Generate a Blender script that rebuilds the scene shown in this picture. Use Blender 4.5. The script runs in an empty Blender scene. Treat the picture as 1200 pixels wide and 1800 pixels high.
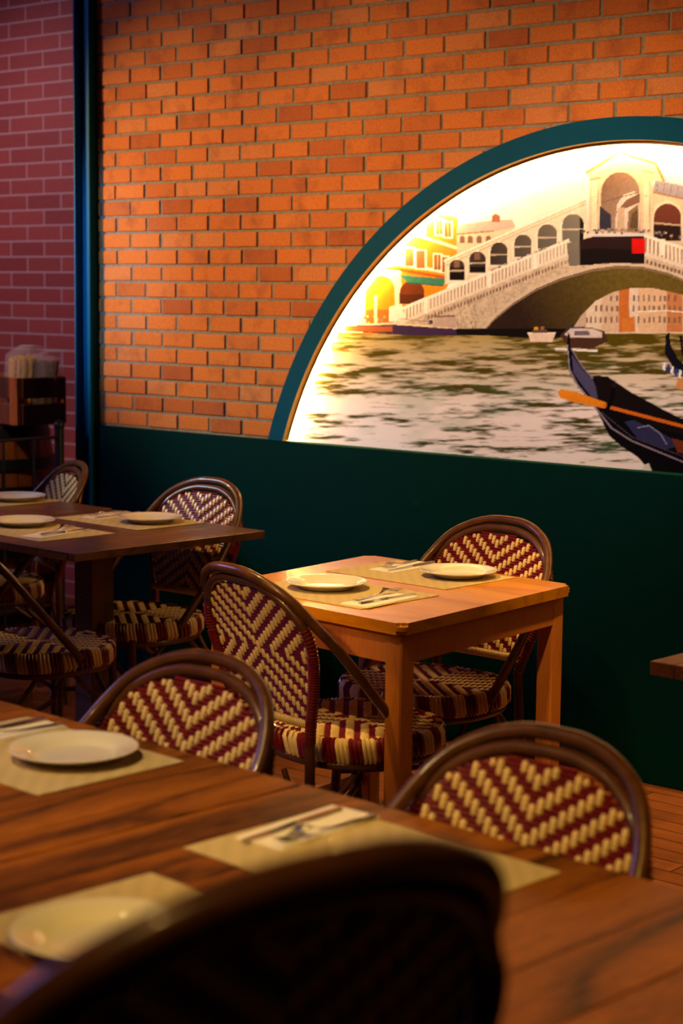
import bpy, bmesh, math, random
import numpy as np
from mathutils import Vector, Matrix
random.seed(4); rng = np.random.default_rng(7)
S = bpy.context.scene; COL = S.collection
PI = math.pi
# ------------------------------------------------------------------ camera
EYE = np.array([0.0, 0.0, 1.51]); FPX = 3200.0
_pi, _ro, _ya = .120725662, -.0112911924, .717971982
_fw = np.array([-math.sin(_ya)*math.cos(_pi), math.cos(_ya)*math.cos(_pi), -math.sin(_pi)])
_r = np.array([math.cos(_ya), math.sin(_ya), 0]); _d = np.cross(_fw, _r)
_r2 = math.cos(_ro)*_r + math.sin(_ro)*_d; _d2 = -math.sin(_ro)*_r + math.cos(_ro)*_d
CAMR = np.array([_r2, _d2, _fw])
cam = bpy.data.cameras.new('camera'); co = bpy.data.objects.new('camera', cam); COL.objects.link(co)
cam.sensor_fit = 'VERTICAL'; cam.sensor_height = 36; cam.sensor_width = 24; cam.lens = FPX/1800*36
mw = Matrix.Identity(4)
for i in range(3):
    mw[i][0] = _r2[i]; mw[i][1] = -_d2[i]; mw[i][2] = -_fw[i]; mw[i][3] = EYE[i]
co.matrix_world = mw
cam.clip_start = .05; cam.clip_end = 60
cam.dof.use_dof = True; cam.dof.focus_distance = 4.8; cam.dof.aperture_fstop = 3.9
S.camera = co
# ------------------------------------------------------------------ view, world, lights
S.view_settings.view_transform = 'Standard'; S.view_settings.look = 'None'
S.view_settings.exposure = 0.0; S.view_settings.gamma = 1.0; S.view_settings.use_curve_mapping = False
S.cycles.use_denoising = True
S.cycles.max_bounces = 8; S.cycles.sample_clamp_indirect = 4
W = bpy.data.worlds.new('world'); S.world = W; W.use_nodes = True
W.node_tree.nodes['Background'].inputs[0].default_value = (.30, .28, .45, 1)
W.node_tree.nodes['Background'].inputs[1].default_value = .005
def aim(o, tgt):
    o.rotation_euler = (Vector(tgt)-Vector(o.location)).to_track_quat('-Z', 'Y').to_euler()
def spot(name, loc, tgt, power, color, ang=95, blend=1.0, radius=.06):
    l = bpy.data.lights.new(name, 'SPOT'); l.energy = power; l.color = color
    l.spot_size = math.radians(ang); l.spot_blend = blend; l.shadow_soft_size = radius
    o = bpy.data.objects.new(name, l); COL.objects.link(o); o.location = loc; aim(o, tgt); return o
def area(name, loc, tgt, power, color, sx, sy):
    l = bpy.data.lights.new(name, 'AREA'); l.energy = power; l.color = color
    l.shape = 'RECTANGLE'; l.size = sx; l.size_y = sy
    o = bpy.data.objects.new(name, l); COL.objects.link(o); o.location = loc; aim(o, tgt); return o
WARM = (1, .72, .30); WARM2 = (1, .60, .17); BLUE = (.13, .42, 1)
spot('ceiling_spot_wall', (-7.0, 3.0, 2.35), (-4.65, 4.8, 1.6), 520, WARM, 44, 1.0)
for _x, _e in ((-3.7, 110), (-2.5, 80)):
    spot('ceiling_spot_wall', (_x-.8, 2.7, 2.5), (_x, 4.8, 1.7), _e, WARM, 58, 1.0)
spot('fill_spot_mural', (-2.5, 2.8, 2.65), (-3.25, 4.8, 1.5), 95, (1, .84, .72), 44, 1.0)  # added fill to whiten the mural sky, no such lamp known
spot('table_spot', (-3.3, 2.9, 2.9), (-3.05, 3.55, .75), 205, WARM2, 44, .9)
spot('table_spot', (-4.4, 3.0, 2.9), (-4.55, 4.0, .8), 105, WARM2, 38, .9)
spot('table_spot', (-2.3, 1.1, 2.9), (-2.2, 1.92, .75), 130, (1,.66,.28), 42, .9)
spot('fill_spot_front', (-2.3, 1.7, 2.9), (-2.95, 3.7, .78), 110, WARM2, 32, .9)  # added frontal fill for the chair back by the wall panel
spot('fill_spot_front', (-2.1, .3, 2.4), (-2.93, 3.02, .70), 190, WARM2, 12.5, .8)  # tight fill added to brighten the back of the chair seen from behind
spot('fill_spot_front', (-2.4, -.1, 2.7), (-1.6, 1.7, .8), 80, (1,.64,.26), 52, .9)  # fill added from the camera side for the front tables and chairs
spot('fill_spot_front', (-.5, .1, 2.6), (-.8, .85, 1.1), 40, WARM2, 40, .9)  # small fill added to lift the blurred hoop
spot('fill_spot_floor', (-1.9, 3.2, 2.9), (-2.75, 4.35, 0), 220, WARM2, 26, .9)  # fill added to brighten the floor at right
spot('table_spot', (-.5, 1.2, 2.7), (-1.15, 1.65, .75), 120, (1,.58,.1), 44, .9)  # added fill for the right half of the front table
spot('table_spot', (-1.6, 3.1, 2.9), (-1.75, 3.4, .75), 45, WARM2, 40, .9)  # added fill for the table corner at the right edge
spot('fill_spot_barrel', (-6.2, 3.7, 2.6), (-6.4, 5.05, .95), 60, WARM, 34, .9)  # fill added to warm the barrel and bags
spot('blue_spot', (-5.95, 2.4, 2.35), (-5.45, 4.8, 1.55), 300, BLUE, 24, 1.0, .12)  # blue beam added to tint the column, from no known fixture
spot('blue_spot', (-6.3, 2.7, 2.0), (-4.55, 4.8, .88), 170, (.10,.55,.85), 26, 1.0, .12)  # second blue beam, added for the teal top of the wall panel
area('window_light', (-7.6, 1.6, 2.9), (-4.0, 3.6, .9), 48, (.42,.36,1), 1.2, 1.0)
spot('fill_spot_left', (-7.4, 3.9, 2.9), (-7.0, 5.8, 1.75), 110, (1,.68,.74), 74, 1.0)  # pinkish fill added for the left brick wall, source unseen

# ------------------------------------------------------------------ material helpers
def lin(c):
    return tuple((x/255/12.92 if x/255 <= .04045 else ((x/255+.055)/1.055)**2.4) for x in c)
class NT:
    def __init__(s, name, rough=.5, spec=.5, metal=0, coat=0):
        s.m = bpy.data.materials.new(name); s.m.use_nodes = True
        s.t = s.m.node_tree; s.b = s.t.nodes['Principled BSDF']
        s.b.inputs['Roughness'].default_value = rough; s.b.inputs['Metallic'].default_value = metal
        s.b.inputs['Specular IOR Level'].default_value = spec
        s.b.inputs['Coat Weight'].default_value = coat
    def n(s, typ, **kw):
        nd = s.t.nodes.new(typ)
        for k, v in kw.items(): setattr(nd, k, v)
        return nd
    def l(s, a, b): s.t.links.new(a, b)
    def coord(s, scale=(1,1,1), which='Object'):
        tc = s.n('ShaderNodeTexCoord'); mp = s.n('ShaderNodeMapping'); mp.inputs['Scale'].default_value = scale
        s.l(tc.outputs[which], mp.inputs['Vector']); return mp.outputs['Vector']
    def noise(s, vec, scale, detail=4, rough=.6, dist=0):
        nd = s.n('ShaderNodeTexNoise'); nd.inputs['Scale'].default_value = scale; nd.inputs['Detail'].default_value = detail
        nd.inputs['Roughness'].default_value = rough; nd.inputs['Distortion'].default_value = dist
        s.l(vec, nd.inputs['Vector']); return nd.outputs['Fac']
    def ramp(s, fac, stops):
        nd = s.n('ShaderNodeValToRGB'); e = nd.color_ramp.elements
        while len(e) < len(stops): e.new(.5)
        for i, (p, c) in enumerate(stops): e[i].position = p; e[i].color = (*c, 1)
        s.l(fac, nd.inputs['Fac']); return nd.outputs['Color']
    def mix(s, a, b, fac, mode='MIX'):
        nd = s.n('ShaderNodeMix', data_type='RGBA', blend_type=mode)
        if isinstance(fac, (int, float)): nd.inputs[0].default_value = fac
        else: s.l(fac, nd.inputs[0])
        for k, v in ((6, a), (7, b)):
            if isinstance(v, tuple): nd.inputs[k].default_value = (*v, 1)
            else: s.l(v, nd.inputs[k])
        return nd.outputs[2]
    def attr(s, name):
        nd = s.n('ShaderNodeAttribute', attribute_name=name); return nd.outputs['Color']
    def bump(s, h, strength, dist=.002):
        nd = s.n('ShaderNodeBump'); nd.inputs['Strength'].default_value = strength; nd.inputs['Distance'].default_value = dist
        s.l(h, nd.inputs['Height']); s.l(nd.outputs['Normal'], s.b.inputs['Normal'])
    def col(s, c):
        if isinstance(c, tuple): s.b.inputs['Base Color'].default_value = (*c, 1)
        else: s.l(c, s.b.inputs['Base Color'])
        return s.m
def plain(name, c, rough=.5, var=.25, scale=30, metal=0, coat=0, bump=0, spec=.5):
    k = NT(name, rough, spec, metal, coat); v = k.coord()
    f = k.noise(v, scale); dark = tuple(x*(1-var) for x in c); lite = tuple(min(1, x*(1+var)) for x in c)
    if bump: k.bump(f, bump, .001)
    return k.col(k.ramp(f, [(.3, dark), (.7, lite)]))
def wood(name, c_dark, c_mid, c_lite, along='y', rough=.35, coat=.3, ring=9, bump=.15, fine=1.0, spec=.45):
    k = NT(name, rough, spec, 0, coat); k.b.inputs['Coat Roughness'].default_value = .22
    sc = {'y': (1, .12, 1), 'x': (.12, 1, 1), 'z': (1, 1, .12)}[along]
    tc = k.n('ShaderNodeTexCoord'); at = k.n('ShaderNodeAttribute', attribute_name='tint')
    vm = k.n('ShaderNodeVectorMath', operation='MULTIPLY_ADD')
    k.l(at.outputs['Color'], vm.inputs[0]); vm.inputs[1].default_value = (7, 5, 3); k.l(tc.outputs['Object'], vm.inputs[2])
    mp = k.n('ShaderNodeMapping'); mp.inputs['Scale'].default_value = sc; k.l(vm.outputs[0], mp.inputs['Vector'])
    v = mp.outputs['Vector']
    a = k.noise(v, 3.2, 2, .5, .6)
    mu = k.n('ShaderNodeMath', operation='MULTIPLY'); k.l(a, mu.inputs[0]); mu.inputs[1].default_value = ring
    fr = k.n('ShaderNodeMath', operation='FRACT'); k.l(mu.outputs[0], fr.inputs[0])
    b = k.noise(v, 160*fine, 3, .6)
    c1 = k.ramp(fr.outputs[0], [(0, c_dark), (.10, c_mid), (.5, c_lite), (.82, c_mid), (1, c_dark)])
    c2 = k.ramp(b, [(.38, c_dark), (.6, c_lite)])
    c = k.mix(c1, c2, .28)
    br = k.n('ShaderNodeSeparateColor'); k.l(at.outputs['Color'], br.inputs[0])
    mr = k.n('ShaderNodeMapRange'); mr.inputs[3].default_value = .82; mr.inputs[4].default_value = 1.15
    k.l(br.outputs[0], mr.inputs[0])
    c = k.mix(c, mr.outputs[0], 1.0, 'MULTIPLY')
    k.bump(b, bump, .001)
    return k.col(c)

# ------------------------------------------------------------------ mesh helpers
def tint(bm): return bm.loops.layers.float_color.get('tint') or bm.loops.layers.float_color.new('tint')
def settint(bm, faces, c=None):
    l = tint(bm)
    if c is None: c = (random.random(), random.random(), random.random())
    for f in faces:
        for lp in f.loops: lp[l] = (*c, 1)
def obj(name, bm, mats, parent=None, smooth=False, loc=None):
    me = bpy.data.meshes.new(name)
    bmesh.ops.recalc_face_normals(bm, faces=bm.faces[:])
    if smooth:
        for f in bm.faces: f.smooth = True
    bm.to_mesh(me); bm.free()
    for m in (mats if isinstance(mats, (list, tuple)) else [mats]): me.materials.append(m)
    o = bpy.data.objects.new(name, me); COL.objects.link(o)
    if parent: o.parent = parent
    if loc: o.location = loc
    if smooth: me.set_sharp_from_angle(angle=math.radians(50))
    return o
def thing(name, label, cat, loc=(0,0,0), rot=0, group=None):
    o = bpy.data.objects.new(name, None); COL.objects.link(o); o.empty_display_size = .1
    o.location = loc; o.rotation_euler = (0, 0, math.radians(rot)); tag(o, label, cat, group); return o
def tag(o, label, cat, group=None):
    o['label'] = label; o['category'] = cat
    if group: o['group'] = group
    return o
def struct(o): o['kind'] = 'structure'; return o
def dup(root, loc, rot, label, group=None):
    r = root.copy(); COL.objects.link(r); r.location = loc; r.rotation_euler = (0, 0, math.radians(rot)); r['label'] = label
    if group: r['group'] = group
    for ch in list(root.children):
        c = ch.copy(); COL.objects.link(c); c.parent = r
        for g in list(ch.children):
            d = g.copy(); COL.objects.link(d); d.parent = c
    return r
def box(bm, x0, x1, y0, y1, z0, z1, bev=0, mat=0, t=None):
    b2 = bmesh.new()
    v = [b2.verts.new((x, y, z)) for x in (x0, x1) for y in (y0, y1) for z in (z0, z1)]
    for q in ((0,1,3,2),(4,6,7,5),(0,4,5,1),(2,3,7,6),(0,2,6,4),(1,5,7,3)): b2.faces.new([v[i] for i in q])
    if bev: bmesh.ops.bevel(b2, geom=b2.edges[:], offset=bev, segments=2 if bev > .004 else 1, affect='EDGES', profile=.6)
    return merge(bm, b2, mat, t)
def merge(bm, b2, mat=0, t=None, M=None):
    mp = {}
    for v in b2.verts: mp[v] = bm.verts.new(M @ v.co if M else v.co)
    fs = []
    for f in b2.faces:
        try: nf = bm.faces.new([mp[v] for v in f.verts])
        except ValueError: continue
        nf.material_index = mat; nf.smooth = f.smooth; fs.append(nf)
    b2.free(); settint(bm, fs, t); return fs
def tube(bm, pts, r, seg=8, mat=0, closed=False, caps=True, squash=None):
    P = [Vector(p) for p in pts]; n = len(P); rings = []; fs = []
    rr = r if isinstance(r, (list, tuple)) else [r]*n
    up = None
    for i in range(n):
        if closed: t = (P[(i+1) % n]-P[i-1])
        else: t = P[min(i+1, n-1)]-P[max(i-1, 0)]
        t.normalize()
        if up is None:
            up = Vector((0,0,1)) if abs(t.z) < .9 else Vector((1,0,0))
        a = (up - t*up.dot(t)).normalized(); b = t.cross(a); up = a
        rings.append([bm.verts.new(P[i]+(a*math.cos(2*PI*k/seg)+b*math.sin(2*PI*k/seg))*rr[i]) for k in range(seg)])
    for i in range(n if closed else n-1):
        A, B = rings[i], rings[(i+1) % n]
        off = 0
        if closed and i == n-1:
            off = min(range(seg), key=lambda s: sum((A[k].co-B[(k+s) % seg].co).length for k in range(seg)))
        for k in range(seg):
            fs.append(bm.faces.new((A[k], A[(k+1) % seg], B[(k+1+off) % seg], B[(k+off) % seg])))
    if caps and not closed:
        fs.append(bm.faces.new(rings[0][::-1])); fs.append(bm.faces.new(rings[-1]))
    for f in fs: f.material_index = mat; f.smooth = True
    settint(bm, fs); return fs
def capsule(bm, a, b, r, mat=0, seg=6):
    a, b = Vector(a), Vector(b); d = (b-a)
    pts = [a, a+d*.1, a+d*.5, a+d*.9, b]
    return tube(bm, pts, [r*.45, r*.9, r, r*.9, r*.45], seg, mat)
def lathe(bm, prof, seg=48, mat=0, c=(0,0,0)):
    rings = []; fs = []
    for r, z in prof:
        if r < 1e-6: rings.append([bm.verts.new((c[0], c[1], c[2]+z))])
        else: rings.append([bm.verts.new((c[0]+r*math.cos(2*PI*k/seg), c[1]+r*math.sin(2*PI*k/seg), c[2]+z)) for k in range(seg)])
    for A, B in zip(rings, rings[1:]):
        for k in range(seg):
            q = [A[k % len(A)], A[(k+1) % len(A)], B[(k+1) % len(B)], B[k % len(B)]]
            u = list(dict.fromkeys(q))
            if len(u) > 2: fs.append(bm.faces.new(u))
    for f in fs: f.material_index = mat; f.smooth = True
    settint(bm, fs, (.5,.5,.5)); return fs
def prism(bm, poly, y0, y1, mat=0, axis='y', t=None):
    mk = (lambda p, h: (p[0], h, p[1])) if axis == 'y' else (lambda p, h: (p[0], p[1], h))
    A = [bm.verts.new(mk(p, y0)) for p in poly]; B = [bm.verts.new(mk(p, y1)) for p in poly]; n = len(poly)
    fs = [bm.faces.new(A), bm.faces.new(B[::-1])]
    for i in range(n): fs.append(bm.faces.new((A[i], B[i], B[(i+1) % n], A[(i+1) % n])))
    for f in fs: f.material_index = mat
    settint(bm, fs, t); return fs
def spline(pts, n):
    P = [np.array(p, float) for p in pts]; out = []
    P = [2*P[0]-P[1]]+P+[2*P[-1]-P[-2]]
    for i in range(1, len(P)-2):
        for j in range(n):
            t = j/n; a, b, c, d = P[i-1:i+3]
            out.append(.5*((2*b)+(-a+c)*t+(2*a-5*b+4*c-d)*t*t+(-a+3*b-3*c+d)*t**3))
    out.append(P[-2]); return [tuple(p) for p in out]
def mirror_path(half):   # from the apex (x=0) outward, made symmetric
    return [(-x, y, z) for x, y, z in half[:0:-1]]+list(half)

# ------------------------------------------------------------------ materials
k = NT('brick_clay', .85, .25); v = k.coord()
nz = k.noise(v, 9, 3); fine = k.noise(v, 140, 4)
at = k.attr('tint'); sp = k.n('ShaderNodeSeparateColor'); k.l(at, sp.inputs[0])
cc = k.ramp(sp.outputs[0], [(0, lin((172,80,30))), (.25, lin((198,100,34))), (.75, lin((210,108,36))), (1, lin((204,116,58)))])
cc = k.mix(cc, lin((120,56,36)), k.ramp(nz, [(.52, (0,0,0)), (.75, (.55,)*3)]))
cc = k.mix(cc, k.ramp(fine, [(.3, (.72,)*3), (.7, (1.1,)*3)]), .8, 'MULTIPLY')
k.bump(fine, .5, .003); M_BRICK = k.col(cc)
M_MORTAR = plain('mortar', lin((138,116,92)), .95, .2, 60, bump=.5, spec=.1)
k = NT('smooth_brick', .6, .35); v = k.coord(which='Object')
bt = k.n('ShaderNodeTexBrick'); bt.offset = .5
mp = k.n('ShaderNodeMapping'); mp.inputs['Rotation'].default_value = (-PI/2, 0, 0)
tc = k.n('ShaderNodeTexCoord')
sx = k.n('ShaderNodeSeparateXYZ'); cx = k.n('ShaderNodeCombineXYZ'); k.l(tc.outputs['Object'], sx.inputs[0]); k.l(sx.outputs[0], cx.inputs[0]); k.l(sx.outputs[2], cx.inputs[1])
k.l(cx.outputs[0], bt.inputs['Vector'])
bt.inputs['Scale'].default_value = 1; bt.inputs['Brick Width'].default_value = .255; bt.inputs['Row Height'].default_value = .0755
bt.inputs['Mortar Size'].default_value = .0042; bt.inputs['Mortar Smooth'].default_value = .2; bt.inputs['Bias'].default_value = -.2
bt.inputs['Color1'].default_value = (*lin((150,66,58)), 1); bt.inputs['Color2'].default_value = (*lin((128,54,50)), 1); bt.inputs['Mortar'].default_value = (*lin((176,140,136)), 1)
nz = k.noise(v, 50, 4)
k.bump(bt.outputs['Fac'], -.6, .004)
M_BRICK2 = k.col(k.mix(bt.outputs['Color'], k.ramp(nz, [(.3, (.8,)*3), (.7, (1.1,)*3)]), .7, 'MULTIPLY'))
M_GREEN = plain('green_paint', lin((0,34,32)), .7, .06, 14, spec=.02)
M_GREENFRAME = plain('green_frame_paint', lin((4,64,84)), .6, .05, 14, spec=.04)
M_GREENGLOSS = plain('green_gloss_paint', lin((10,34,34)), .12, .05, 14)
M_COLUMN = plain('column_paint', lin((0,84,112)), .5, .05, 14, spec=.08)
M_RATTAN = plain('rattan_pole', lin((88,50,26)), .33, .35, 26, coat=.22, spec=.4)
M_CREAM = plain('cream_cane', lin((232,200,140)), .38, .12, 40, coat=.25)
M_BURG = plain('burgundy_cane', lin((112,18,30)), .32, .25, 40, coat=.4)
M_OAK = wood('light_oak', lin((186,108,6)), lin((212,134,8)), lin((224,148,12)), 'x', .26, .3, 4, .05)
M_OAKLEG = wood('light_oak_leg', lin((176,92,34)), lin((200,114,44)), lin((214,130,54)), 'z', .4, .2, 3, .06)
M_DARK = wood('brown_oak', lin((38,16,3)), lin((120,64,14)), lin((156,90,22)), 'y', .5, 0, 8, .2, spec=.22)
M_DARK2 = wood('dark_walnut', lin((50,26,12)), lin((92,52,24)), lin((112,66,32)), 'x', .3, .35, 6, .15)
M_IRON = plain('black_iron', (.012,.012,.013), .5, .2, 30)
M_FLOOR = None
k = NT('floor_boards', .42, .45); v = k.coord()
bt = k.n('ShaderNodeTexBrick'); bt.offset = .37; k.l(v, bt.inputs['Vector'])
bt.inputs['Scale'].default_value = 1; bt.inputs['Brick Width'].default_value = 1.2; bt.inputs['Row Height'].default_value = .08; bt.inputs['Mortar Size'].default_value = .0025
bt.inputs['Color1'].default_value = (*lin((150,84,40)), 1); bt.inputs['Color2'].default_value = (*lin((118,62,28)), 1); bt.inputs['Mortar'].default_value = (*lin((40,20,10)), 1)
gr = k.noise(k.coord((.6, 9, 1)), 9, 4)
M_FLOOR = k.col(k.mix(bt.outputs['Color'], k.ramp(gr, [(.3, (.6,)*3), (.7, (1.1,)*3)]), .8, 'MULTIPLY'))
k = NT('placemat_weave', .85, .2); v = k.coord((1,1,1)); 
w1 = k.n('ShaderNodeTexWave'); w1.bands_direction = 'X'; w1.inputs['Scale'].default_value = 95; w1.inputs['Distortion'].default_value = .3; k.l(v, w1.inputs['Vector'])
w2 = k.n('ShaderNodeTexWave'); w2.bands_direction = 'Y'; w2.inputs['Scale'].default_value = 95; k.l(v, w2.inputs['Vector'])
w3 = k.n('ShaderNodeTexWave'); w3.bands_direction = 'DIAGONAL'; w3.inputs['Scale'].default_value = 16; w3.inputs['Distortion'].default_value = 1.5; k.l(v, w3.inputs['Vector'])
mm = k.mix(w1.outputs['Color'], w2.outputs['Color'], .5)
m3 = k.mix(mm, w3.outputs['Color'], .12)
k.bump(m3, .9, .002)
M_MAT = k.col(k.ramp(m3, [(.2, lin((176,152,104))), (.6, lin((228,206,158)))]))
M_PLATE = plain('white_porcelain', lin((236,228,214)), .14, .02, 10, coat=.4)
M_NAPKIN = plain('paper_napkin', lin((240,232,220)), .9, .05, 90, bump=.3, spec=.1)
M_STEEL = plain('cutlery_steel', (.62,.58,.54), .22, .08, 40, metal=1)
M_BARREL = wood('barrel_staves', lin((96,44,16)), lin((166,84,32)), lin((196,106,44)), 'z', .5, .1, 4, .2)
M_CRATE = wood('crate_boards', lin((60,26,12)), lin((104,50,24)), lin((128,64,32)), 'z', .6, 0, 4, .2)
M_PASTA = plain('dry_pasta', lin((226,160,40)), .5, .2, 60)
M_PASTARED = plain('red_pasta', lin((130,24,12)), .6, .25, 60)
k = NT('clear_film', .25, .3); k.b.inputs['Alpha'].default_value = .14
k.bump(k.noise(k.coord(), 45, 3), .8, .01); M_FILM = k.col((.9,.9,.92))
k = NT('led_strip_glow'); k.b.inputs['Emission Color'].default_value = (1, .62, .20, 1); k.b.inputs['Emission Strength'].default_value = 700
M_LED = k.col((1,.8,.4))
k = NT('printed_laminate', .16, .5); M_PRINT = k.col(k.attr('print'))

# ------------------------------------------------------------------ room
WY = 4.8; FRONT = 4.787; PRINT = 4.822
CX, CZ, RI, RO = -3.085, .525, 1.450, 1.520
WZ = .972; RM = 1.485
bm = bmesh.new(); box(bm, -10, 2.5, -1.5, 6.2, -.05, 0); struct(obj('floor', bm, M_FLOOR))
def arc(r, n=96, z0=WZ, c=(CX, CZ)):
    a0 = math.asin((z0-c[1])/r)
    return [(c[0]-r*math.cos(a0+(PI-2*a0)*i/n), c[1]+r*math.sin(a0+(PI-2*a0)*i/n)) for i in range(n+1)]
# brick wall: real bricks over mortar, with the arched opening left clear
bm = bmesh.new()
A = arc(RM)
out = [(-5.479, WZ-.05)]+[(A[0][0], WZ-.05)]+A+[(A[-1][0], WZ-.05), (.6, WZ-.05), (.6, 3.0), (-5.479, 3.0)]
fs = prism(bm, out, WY+.0045, WY+.06, 1)
def clip(poly, n, d):
    res = []
    for i, p in enumerate(poly):
        q = poly[(i+1) % len(poly)]
        sp, sq = p[0]*n[0]+p[1]*n[1]-d, q[0]*n[0]+q[1]*n[1]-d
        if sp >= 0: res.append(p)
        if sp*sq < 0:
            t = sp/(sp-sq); res.append((p[0]+(q[0]-p[0])*t, p[1]+(q[1]-p[1])*t))
    return res
CH, BW, MJ = .0623, .1685, .0095
row = 0; z = WZ+.004
while z < 2.98:
    x = -5.43-BW-(0 if row % 2 else BW*.5)-.02+random.uniform(-.006, .006)
    while x < .58:
        x0, x1 = max(x+MJ/2+random.uniform(-.0015,.0015), -5.479), x+BW-MJ/2; z0 = z+MJ/2+random.uniform(-.001,.001); z1 = z+CH-MJ/2+random.uniform(-.001,.001)
        x += BW+random.uniform(-.003, .003)
        if x1-x0 < .015: continue
        poly = [(x0, z0), (x1, z0), (x1, z1), (x0, z1)]
        mx, mz = (x0+x1)/2-CX, (z0+z1)/2-CZ; r = math.hypot(mx, mz)
        if r < RM+.2:
            n = (mx/r, mz/r); d = n[0]*CX+n[1]*CZ+RM+.004
            poly = clip(poly, n, d)
            if len(poly) < 3: continue
        cxm = sum(p[0] for p in poly)/len(poly); czm = sum(p[1] for p in poly)/len(poly)
        yo = WY+random.uniform(-.0015, .002); b = .003
        def sh(p):
            dx, dz = p[0]-cxm, p[1]-czm
            return (p[0]-math.copysign(min(b, abs(dx)*.4), dx), p[1]-math.copysign(min(b, abs(dz)*.4), dz))
        F = [bm.verts.new((*[sh(p)[0]], yo, sh(p)[1])) for p in poly]
        E = [bm.verts.new((p[0], yo+b, p[1])) for p in poly]; Bk = [bm.verts.new((p[0], WY+.012, p[1])) for p in poly]
        nf = [bm.faces.new(F)]
        for i in range(len(poly)):
            j = (i+1) % len(poly)
            nf.append(bm.faces.new((F[i], F[j], E[j], E[i]))); nf.append(bm.faces.new((E[i], E[j], Bk[j], Bk[i])))
        for f in nf: f.material_index = 0
        settint(bm, nf)
    z += CH; row += 1
box(bm, -5.479, .6, WY+.06, WY+.2, 0, 3.0, 0, 1)
struct(obj('wall_back', bm, [M_BRICK, M_MORTAR]))
bm = bmesh.new(); box(bm, -10, -5.4, 5.8, 5.95, 0, 3.2); struct(obj('wall_left', bm, M_BRICK2))
bm = bmesh.new(); box(bm, -5.60, -5.49, 4.802, 5.79, 0, 3.2); struct(obj('wall_return', bm, M_GREEN))
bm = bmesh.new(); box(bm, -5.476, .6, FRONT, WY+.05, .0, WZ, .003); struct(obj('trim_1', bm, M_GREEN))
# steel column: two flanges and a recessed web
bm = bmesh.new()
box(bm, -5.571, -5.562, 4.758, 4.80, 0, 3.2, .001); box(bm, -5.487, -5.478, 4.758, 4.80, 0, 3.2, .001)
box(bm, -5.562, -5.487, 4.792, 4.80, 0, 3.2)
struct(obj('trim_2', bm, M_COLUMN))

# ------------------------------------------------------------------ the printed canal picture (flat print, colour per vertex)
CW, CHh, OX, OY = 1300, 660, 480, 210         # drawing sheet, in the print's own units
IMG = np.zeros((CHh, CW, 3)); YY, XX = np.mgrid[0:CHh, 0:CW]; GX = XX+OX; GY = YY+OY
def c255(c): return np.array(lin(c))
def vnoise(fx, fy, seed, oct=4):
    r = np.random.default_rng(seed); o = np.zeros(GX.shape); amp = 1; tot = 0
    for q in range(oct):
        g = r.random((int(CHh*fy)+4, int(CW*fx)+4)); x = XX*fx; y = YY*fy
        x0 = x.astype(int); y0 = y.astype(int); tx = x-x0; ty = y-y0; tx = tx*tx*(3-2*tx); ty = ty*ty*(3-2*ty)
        o += amp*((g[y0, x0]*(1-tx)+g[y0, x0+1]*tx)*(1-ty)+(g[y0+1, x0]*(1-tx)+g[y0+1, x0+1]*tx)*ty)
        tot += amp; amp *= .55; fx *= 2; fy *= 2
    return o/tot
def inside(poly, m=None):
    p = np.array(poly, float); r = np.zeros(GX.shape, bool)
    x0, x1 = int(max(p[:,0].min()-OX, 0)), int(min(p[:,0].max()-OX+2, CW)); y0, y1 = int(max(p[:,1].min()-OY, 0)), int(min(p[:,1].max()-OY+2, CHh))
    if x1 <= x0 or y1 <= y0: return r
    gx = GX[y0:y1, x0:x1]; gy = GY[y0:y1, x0:x1]; s = np.zeros(gx.shape, bool); n = len(p)
    for i in range(n):
        a, b = p[i], p[(i+1) % n]
        if a[1] == b[1]: continue
        s ^= ((a[1] > gy) != (b[1] > gy)) & (gx < (b[0]-a[0])*(gy-a[1])/(b[1]-a[1])+a[0])
    r[y0:y1, x0:x1] = s; return r
GR = vnoise(.25, .25, 3, 3)
def fill(poly, c, var=.12):
    m = inside(poly); col = c255(c) if isinstance(c, tuple) else c
    IMG[m] = (col*(1+var*2*(GR-.5))[..., None])[m] if isinstance(c, tuple) else col[m]
def gfill(poly, c0, c1, p0, p1, var=.15):
    d = np.array(p1, float)-p0; t = np.clip(((GX-p0[0])*d[0]+(GY-p0[1])*d[1])/(d@d), 0, 1)[..., None]
    fill(poly, (c255(c0)*(1-t)+c255(c1)*t)*(1+var*2*(GR-.5))[..., None])
def line(pts, w, c):
    for a, b in zip(pts, pts[1:]):
        d = np.array([b[0]-a[0], b[1]-a[1]], float); L = np.hypot(*d)+1e-6; n = np.array([-d[1], d[0]])/L*w/2
        fill([(a[0]+n[0], a[1]+n[1]), (b[0]+n[0], b[1]+n[1]), (b[0]-n[0], b[1]-n[1]), (a[0]-n[0], a[1]-n[1])], c)
def arch(cx, base, w, h, c, c2=None):
    p = [(cx-w/2, base)]+[(cx-w/2*math.cos(PI*i/14), base-(h-w/2)-w/2*math.sin(PI*i/14)) for i in range(15)]+[(cx+w/2, base)]
    fill(p, c)
    if c2: fill([(cx-w/2, base), (cx+w/2, base), (cx+w/2, base-h*.42), (cx-w/2, base-h*.42)], c2)
def disc(x, y, r, c): fill([(x+r*math.cos(t*.7), y+r*math.sin(t*.7)) for t in range(9)], c)
# sky
t = np.clip((GX-700)/420, 0, 1)[..., None]
cl = vnoise(.008, .012, 11, 4)[..., None]
IMG[:] = c255((248,238,222))*(1-t)+c255((202,192,192))*t
IMG *= .9+.25*cl
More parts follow.
